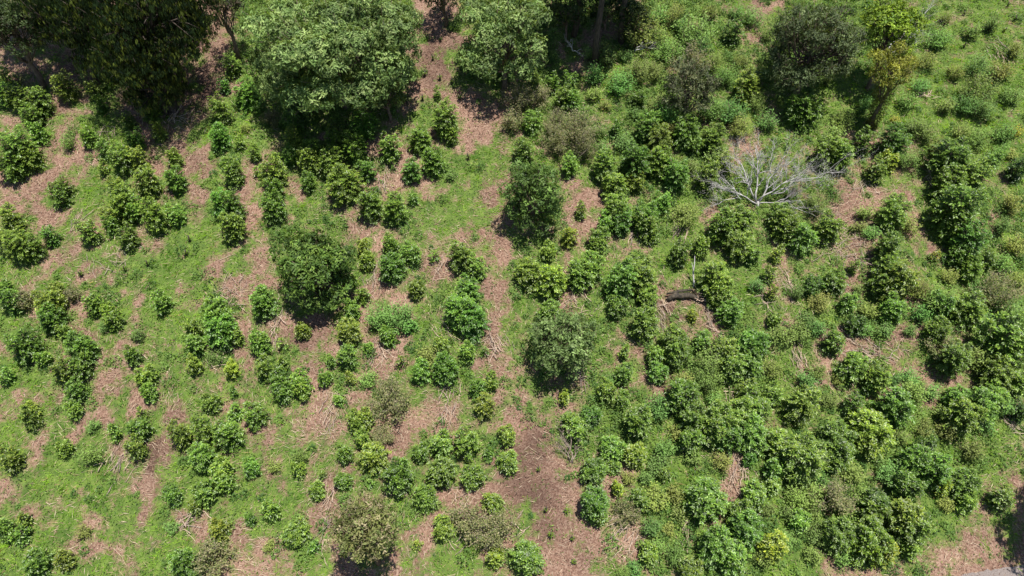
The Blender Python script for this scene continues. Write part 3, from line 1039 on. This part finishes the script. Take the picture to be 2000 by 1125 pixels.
tree('small_tree', 'small bright leafy tree at the left edge of the top path', 753, 175, 42, 1.7, 0, 6, 14, 1.05, (.19, .065), 1.2, .08, [(.12, .175, .045), (.17, .225, .06), (.08, .125, .034)], rough=.12)
tree('round_tree', 'big round dark green tree standing alone left of the centre', 613, 520, 80, 2.0, 0, 7, 30, 1.1, (.17, .070), 1.2, .15, ROUND, lobe_r=.52, rough=.11)
tree('shrubby_tree', 'tall pale green shrubby tree just right of the path', 1043, 382, 66, 1.7, 0, 8, 20, 1.35, (.16, .064), 1.1, .09, [(.098, .172, .038), (.140, .225, .052), (.064, .116, .027)], lobe_r=.5, rough=.16)
tree('grey_green_tree', 'grey-green loose-crowned tree right of the picture centre', 1098, 668, 74, 1.7, 0, 9, 24, 1.0, (.14, .062), 1.1, .10, [(.150, .222, .070), (.190, .265, .095), (.10, .162, .045)], airy=True, lobe_r=.6, rough=.15)
tree('airy_tree', 'thin airy olive tree with a visible pale trunk among upper right weeds', 1347, 165, 62, 2.2, 0, 10, 22, 1.0, (.14, .052), 1.1, .07, OLIVE, airy=True, rough=.2, lobe_r=.4)
tree('olive_tree', 'broad dark olive tree with fine leaves near the top right', 1592, 80, 104, 3.0, 0, 12, 40, .9, (.15, .052), 1.2, .13, [(.082, .114, .044), (.112, .146, .058), (.054, .079, .03)], airy=True, rough=.16, lobe_r=.62)
tree('lime_green_tree', 'bright lime green tree at the top right beside bare twigs', 1742, 55, 60, 3.3, 0, 13, 16, 1.0, (.16, .07), 1.0, .09, LIME, rough=.15)
tree('slim_tree', 'slim leaning tree with leaf-clad trunk and olive tuft on the green slope', 1742, 132, 44, 3.4, 0, 14, 11, .9, (.11, .045), 1.3, .10, [(.21, .225, .03), (.15, .17, .025), (.27, .28, .045)], base=(1702, 248), ivy=True, rough=.15)
tree('scrub_tree', 'olive brown half dry tree at the bottom edge casting a dark shadow', 712, 1030, 72, 3.2, 0, 15, 26, .7, (.13, .05), 1.0, .09, DRYT, airy=True, rough=.16, lobe_r=.42)
for k, (bx, by, hh, rr, lb) in enumerate([(1120, 70, 5.6, 2.0, 'leftmost of three tall dark trunks at the top edge'),
                                          (1162, 122, 6.6, 2.3, 'middle one of three tall dark trunks at the top edge'),
                                          (1214, 82, 6.0, 2.0, 'rightmost of three tall dark trunks at the top edge')]):
    tree('tall_tree', lb, None, None, None, hh, 0, 20 + k, 12, .6, (.17, .07), 1.5, .15, DARK, base=(bx, by), R=rr, bark=M_BARKD)
for k, (cx, cy, cr, hh, lb) in enumerate([(1108, 8, 48, 1.8, 'dark leafy thicket tree left of the tall trunks at the top edge'),
                                          (1186, 4, 46, 1.6, 'dark leafy thicket tree between the tall trunks at the top edge'),
                                          (1238, 26, 34, 1.3, 'dark leafy thicket tree right of the tall trunks at the top edge')]):
    tree('thicket_tree', lb, cx, cy, cr, hh, 0, 60 + k, 14, 1.1, (.15, .055), 1.1, .07, [(.03, .055, .015), (.045, .075, .02), (.085, .12, .03)], rough=.15)
tree('corner_tree', 'tree beyond the lower right corner, its shade falling inside the picture', None, None, None, 6.0, 0, 30, 14, .8, (.17, .08), 1.8, .2, MIDG, base=(2100, 1065), R=2.0)
tree('back_tree', 'dark tree at the top edge above the dirt path', 862, -30, 52, 2.2, 0, 31, 12, .9, (.13, .05), 1.1, .1, DARK)

# ------------------------------------------------------------------ dead wood
def at(px, py, h):
    x, y, z, _ = place(px, py, h)
    return np.array([x, y, z + h])


def twigs(tb, a, b, rad, depth, g):
    L = np.linalg.norm(b - a)
    pts = bent(a, b, .10, 7, .03)
    tb.add(pts, [rad * (1 - .86 * i / 7) for i in range(8)], 5 if depth < 2 else 3)
    if depth >= 3 or L < .12:
        return
    for k in range((9, 7, 4)[depth]):
        i = g.integers(2, 8)
        p = np.array(pts[i])
        d = unit(unit(b - a) + g.normal(0, .5, 3) + np.array([0, 0, .15]))
        twigs(tb, p, p + d * L * g.uniform(.22, .5), rad * (1 - .86 * i / 7) * .62 + .002, depth + 1, g)


g = np.random.default_rng(77)
root = at(1478, 402, .0)
t = thing('dead_tree', 'bare silvery dead tree with fanned branches among green shrubs', 'dead tree', root)
b0 = np.array([0, 0, .25])
tb = Tubes()
tb.add([(0, 0, -.15), (.02, 0, .08), b0], [.11, .09, .05], 8)
link('trunk', tb.mesh('trunk', M_SILVER), t)
mains = []
for (px, py, h, rad) in [(1437, 305, 1.6, .055), (1478, 284, 1.9, .06), (1535, 303, 1.6, .05), (1580, 335, 1.4, .05), (1384, 372, .7, .045), (1586, 405, .5, .045),
                         (1506, 300, 1.7, .05), (1562, 305, 1.5, .045),
                         (1605, 345, 1.2, .045), (1645, 335, 1.3, .05), (1418, 330, 1.2, .045), (1440, 358, .8, .04), (1374, 355, .8, .04), (1385, 408, .3, .04),
                         (1600, 428, .2, .04), (1540, 372, .8, .05), (1455, 292, 1.5, .04), (1420, 372, .7, .035), (1560, 380, .7, .04)]:
    tb = Tubes()
    end = at(px, py, h) - root
    start = b0 * g.uniform(.3, 1) + g.normal(0, .04, 3)
    if len(mains) >= 6:
        near = min(mains, key=lambda e: np.linalg.norm(e - end))
        start = near * g.uniform(.25, .5) + np.array([0, 0, .12])
    else:
        mains.append(end)
    twigs(tb, start, end, rad * (.85 if len(mains) < 6 else .55), 0, g)
    link('branch', tb.mesh('branch', M_SILVER), t)
# clump of fine grey twigs
tb = Tubes()
for (px, py, h) in [(1440, 312, 1.0), (1515, 340, .9), (1565, 330, 1.0), (1605, 352, .8), (1400, 375, .5), (1490, 315, 1.1), (1625, 345, .9)]:
    c = at(px, py, h) - root
    for k in range(34):
        d = unit(g.normal(0, 1, 3) + np.array([0, .3, .5]))
        o_ = c + g.normal(0, .22, 3)
        tb.add([o_, o_ + d * g.uniform(.2, .5)], [.007, .003], 3)
    link('twig_cluster', tb.mesh('twig_cluster', M_SILVER), t)
    tb = Tubes()
c = at(1548, 376, .5) - root
for k in range(70):
    d = unit(g.normal(0, 1, 3) + np.array([0, 0, .6]))
    tb.add([c + g.normal(0, .1, 3), c + d * g.uniform(.2, .5)], [.006, .003], 3)
link('twig_cluster', tb.mesh('twig_cluster', M_STICKD), t)

# bare twigs of the fallen branch at upper right
root = at(1728, 106, .5)
t = thing('fallen_branch', 'bare grey branch with fanned twigs beside the lime green tree', 'branch', root)
for (px, py, h) in [(1800, 40, .9), (1806, 52, .9), (1795, 70, .7), (1785, 88, .5), (1775, 100, .4), (1770, 58, .9), (1828, 8, 1.2)]:
    tb = Tubes()
    twigs(tb, np.zeros(3), at(px, py, h) - root, .035, 1, g)
    link('twig', tb.mesh('twig', M_SILVER), t)

root = at(1118, 905, .0)
t = thing('forked_branch', 'bare forked pale branches at the edge of the dirt path', 'branch', root)
for (px, py, h) in [(1090, 868, .5), (1100, 850, .6), (1112, 846, .6), (1135, 852, .5), (1128, 868, .4)]:
    tb = Tubes()
    twigs(tb, np.zeros(3), at(px, py, h) - root, .026, 0, g)
    link('twig', tb.mesh('twig', M_STICKD), t)

for (bx, by, pts, lb) in [(1120, 100, [(1105, 78, .8), (1135, 108, .3), (1108, 84, .5)], 'pale broken branch in front of the leafy tree by the top path'),
                          (1240, 100, [(1275, 82, .5), (1278, 96, .2)], 'pale broken branch beside weedy shrubs at the top edge')]:
    root = at(bx, by, .3)
    t = thing('broken_branch', lb, 'branch', root)
    for (px, py, h) in pts:
        tb = Tubes()
        twigs(tb, np.zeros(3), at(px, py, h + .3) - root, .035, 1, g)
        link('twig', tb.mesh('twig', M_SILVER), t)

# the log
root = at(1336, 582, 0)
t = thing('fallen_log', 'dark mossy fallen log lying on brown litter', 'log', root)
a = at(1300, 586, .12) - root
m1 = at(1322, 577, .17) - root
m2 = at(1344, 577, .19) - root
b = at(1372, 588, .10) - root
tb = Tubes()
P4 = [a, (a + m1) / 2 + np.array([0, 0, .03]), m1, (m1 + m2) / 2, m2, (m2 + b) / 2 + np.array([0, 0, .02]), b]
P5 = []
for i in range(len(P4) - 1):
    P5 += [P4[i] + g.normal(0, .012, 3), (P4[i] + P4[i + 1]) / 2 + g.normal(0, .02, 3)]
P5.append(P4[-1])
W5 = [.03, .07, .10, .135, .155, .14, .15, .13, .125, .10, .11, .07, .03]
tb.add(P5, [w * g.uniform(.85, 1.12) for w in W5], 14)
tb.v = [p + Vector(g.normal(0, .016, 3)) for p in tb.v]
link('trunk', tb.mesh('trunk', M_LOG), t)
tb = Tubes()
a2 = at(1302, 574, .22) - root
b2 = at(1352, 566, .24) - root
tb.add([a2, (a2 + b2) / 2 + np.array([0, 0, .04]), b2], [.04, .07, .05], 8)
tb.v = [p + Vector(g.normal(0, .013, 3)) for p in tb.v]
link('limb', tb.mesh('limb', M_LOG), t)
for k in range(9):
    tb = Tubes()
    c = at(1366 + g.normal(0, 5), 581 + g.normal(0, 4), .18) - root
    d = unit(g.normal(0, 1, 3) * np.array([1, .6, .4]))
    tb.add([c - d * .14, c + d * .14], [.022, .012], 5)
    link('splinter', tb.mesh('splinter', M_STICK), t)
for (p0, p1, p2) in [((1357, 500), (1360, 530), (1354, 562)), ]:
    A = at(*p0, 1.1)
    B = at(p2[0], p2[1], 0)
    t = thing('dead_stake', 'pale upright dead stake above the dark fallen log', 'stake', B)
    tb = Tubes()
    tb.add(bent((0, 0, -.1), A - B, 0, 4, .015), [.05, .04, .035, .025, .012], 6)
    link('stake', tb.mesh('stake', M_SILVER), t)
    tb = Tubes()
    tb.add([(A - B) * .45, (A - B) * .8 + np.array([-.12, 0, 0])], [.02, .008], 5)
    link('fork', tb.mesh('fork', M_SILVER), t)

# heaps of cut branches: each stick is a piece of its heap
STICKS = []
for k in range(8):
    L = [.5, .7, .9, 1.2, .6, .8, 1.0, .45][k]
    tb = Tubes()
    pts = bent((-L / 2, 0, 0), (L / 2, 0, 0), rng.uniform(-.03, .05), 4, .025)
    r0 = rng.uniform(.009, .016)
    tb.add(pts, [r0, r0 * .95, r0 * .8, r0 * .65, r0 * .4], 5)
    if k % 2:
        p = np.array(pts[2])
        tb.add([p, p + np.array([L * .22, L * .14, .03])], [r0 * .6, r0 * .3], 4)
    STICKS.append((tb.mesh('stick', M_STICK if k % 3 else M_STICKD), L))
# x, y, spread px x, y, count, direction (degrees, None = any), label
HEAPS = [(350, 228, 42, 22, 30, None, 'heap of pale sticks beside the upper left path'),
         (205, 262, 22, 12, 12, None, 'small stick heap between shrubs near the top left'),
         (540, 640, 12, 38, 26, 90, 'standing straw sheaf left of the big round tree'),
         (748, 350, 10, 34, 16, 85, 'narrow bundle of stalks below the upper centre shrubs'),
         (735, 545, 14, 30, 16, 95, 'bundle of stalks right of the big round tree'),
         (880, 790, 22, 44, 30, 80, 'fan of dry stalks left of the lower path'),
         (155, 425, 14, 20, 12, 60, 'small sheaf of straw on the left grass'),
         (450, 580, 24, 42, 30, None, 'long litter heap of stalks in the left field'),
         (640, 1000, 12, 52, 24, 88, 'long upright straw bundle beside the bottom olive tree'),
         (648, 800, 14, 30, 16, 75, 'stalk bundle left of the dried shrub'),
         (745, 690, 22, 26, 20, None, 'stick heap below the broad-leaved shrubs left of centre'),
         (880, 640, 22, 22, 16, 120, 'stick heap under the shrubs left of the centre path'),
         (965, 680, 24, 34, 26, 120, 'stick heap lying along the centre path'),
         (865, 515, 14, 26, 16, 80, 'pale straw pile between shrubs left of the centre path'),
         (1330, 455, 24, 18, 22, 70, 'brush pile below the shrubs left of the dead tree'),
         (1290, 615, 14, 34, 20, 110, 'branch heap left of the bare litter patch below the log'),
         (1383, 625, 16, 34, 20, 105, 'branch heap right of the bare litter patch below the log'),
         (1130, 595, 20, 18, 16, None, 'stick heap above the grey-green tree'),
         (1645, 480, 44, 32, 46, None, 'large dry brush heap right of centre'),
         (1690, 685, 52, 24, 40, 150, 'curved brush heap around a shrub at the right'),
         (1560, 705, 16, 42, 22, 100, 'stick heap in the gap between right-hand shrubs'),
         (1535, 560, 18, 44, 20, 105, 'stick pile on the bare strip right of the log'),
         (1440, 925, 24, 34, 28, 100, 'brush heap below the dense shrub cluster at lower right'),
         (1340, 1050, 7, 30, 9, 90, 'upright bundle of poles among the lower right weeds'),
         (1220, 1050, 36, 38, 34, 40, 'olive brush pile right of the path at the bottom'),
         (955, 1040, 70, 30, 40, 30, 'wide low brush pile beside the path at the bottom'),
         (1815, 340, 16, 30, 16, 110, 'stick pile between shrubs at the upper right'),
         (1690, 365, 26, 14, 16, None, 'small stick heap right of the dead tree'),
         (1950, 100, 20, 40, 16, 110, 'bare twig pile on the green slope at the top right'),
         (1810, 188, 26, 10, 14, None, 'grey twig heap right of the slim leaning tree'),
         (1975, 830, 18, 26, 14, 130, 'stick heap at the right edge above the dark corner'),
         (1240, 455, 16, 30, 16, 70, 'stick heap between shrubs above the picture middle right'),
         (430, 700, 24, 20, 18, None, 'reddish twig heap under the left-hand shrubs'),
         (220, 510, 40, 20, 16, None, 'thin scatter of sticks on the left grass'),
         (225, 905, 30, 20, 18, 80, 'stick heap among the lower left grass'),
         (365, 1020, 26, 20, 16, None, 'stick heap below the lower left shrub cluster'),
         (1140, 745, 12, 30, 12, 80, 'small stick bundle right of the centre path'),
         (1490, 600, 12, 20, 8, None, 'tiny stick heap right of the log clearing'),
         (905, 985, 24, 22, 14, 60, 'crossed sticks under the lower centre shrub cluster'),
         (1425, 765, 12, 16, 10, 90, 'small stick pile above the dense right shrub cluster')]
for (px, py, sx, sy, n, ang, lb) in HEAPS:
    x, y, z, dep = place(px, py)
    t = thing('brush_heap', lb, 'brush heap', (x, y, z), 0, 'heaps of cut branches')
    k = dep / FPX
    for i in range(n):
        u, v = rng.normal(0, .55, 2)
        qx = u * sx * k
        qy = v * sy * k * 1.15
        th = rng.uniform(0, math.pi) if ang is None or rng.random() < .25 else math.radians(ang) + rng.normal(0, .2)
        pile = math.exp(-(u * u + v * v)) * .16
        me, L = STICKS[rng.integers(len(STICKS))]
        sl = (float(terr(x + qx + .2 * math.cos(th), y + qy + .2 * math.sin(th))) - float(terr(x + qx, y + qy))) / .2
        o = link('stick', me, t, (qx, qy, float(terr(x + qx, y + qy)) - z + .03 + pile * rng.random()), (0, -math.atan(sl) + rng.normal(0, .13), th),
                 (rng.uniform(.7, 1.1), rng.uniform(.8, 1.5), rng.uniform(.8, 1.5)))

# cut coffee stumps with a few sprouts
STUMPS = [(861, 82, 'on the top path, highest'), (846, 118, 'on the top path left side, second from top'), (826, 197, 'on the top path, lowest at the left'),
          (795, 203, 'at the left edge of the top path'), (898, 194, 'on the right side of the top path'), (860, 157, 'in the grass strip of the top path'),
          (830, 150, 'left of the grass strip on the top path'), (884, 165, 'right of the grass strip on the top path'), (798, 272, 'beside the upper centre shrub gap'),
          (915, 312, 'dark, on the path below the upper bend'), (1066, 1000, 'on the lower path, upper one'), (1106, 1000, 'on the lower path, right one'),
          (1075, 1048, 'on the lower path, middle one'), (1118, 1055, 'leafy, on the lower path near the bottom'), (1120, 1100, 'dark, at the bottom of the lower path'),
          (1052, 920, 'near the top of the lower path'), (1882, 93, 'dark, on the top right grass'), (1980, 43, 'near the right edge at the top'),
          (1967, 14, 'at the top edge near the right corner'), (1850, 143, 'dark, right of the slim tree'), (1960, 63, 'by the twig pile on the top right grass'),
          (1882, 30, 'above the others on the top right grass'), (943, 130, 'in the shade right of the top path'), (160, 540, 'on the left grass'),
          (245, 530, 'dark, in the middle of the left grass'), (365, 500, 'on grass left of the second path'), (450, 478, 'below the tall left shrub row'),
          (290, 520, 'on the left grass, right one'), (372, 472, 'purple-grey, on the left grass'), (1955, 540, 'near the right edge')]
th = np.linspace(0, 6.28 * 2, 15)
SPROUT = leaf_mesh('sprout', np.zeros((15, 3)), np.stack([np.cos(th), np.sin(th), np.linspace(.2, 1.4, 15)], 1), np.tile([0, 0, 1.0], (15, 1)),
                   np.linspace(.16, .10, 15), np.linspace(.06, .04, 15), np.linspace((.07, .13, .02), (.2, .29, .04), 15), M_COFFEE)
for i, (px, py, w) in enumerate(STUMPS):
    x, y, z, dep = place(px, py)
    t = thing('cut_stump', 'cut coffee stump ' + w, 'stump', (x, y, z), rng.uniform(0, 6.28), 'cut coffee stumps')
    tb = Tubes()
    h = rng.uniform(.22, .4)
    tb.add([(0, 0, -.05), (.01, 0, h * .6), (.05, 0, h)], [.045, .035, .028], 6)
    tb.add([(0, 0, h * .3), (-.08, .03, h * .75)], [.025, .02], 5)
    link('stem', tb.mesh('stem', M_BARKD), t)
    link('sprout', SPROUT, t, (0, 0, h * .5), None, rng.uniform(.8, 1.3), (1, 1, 1))
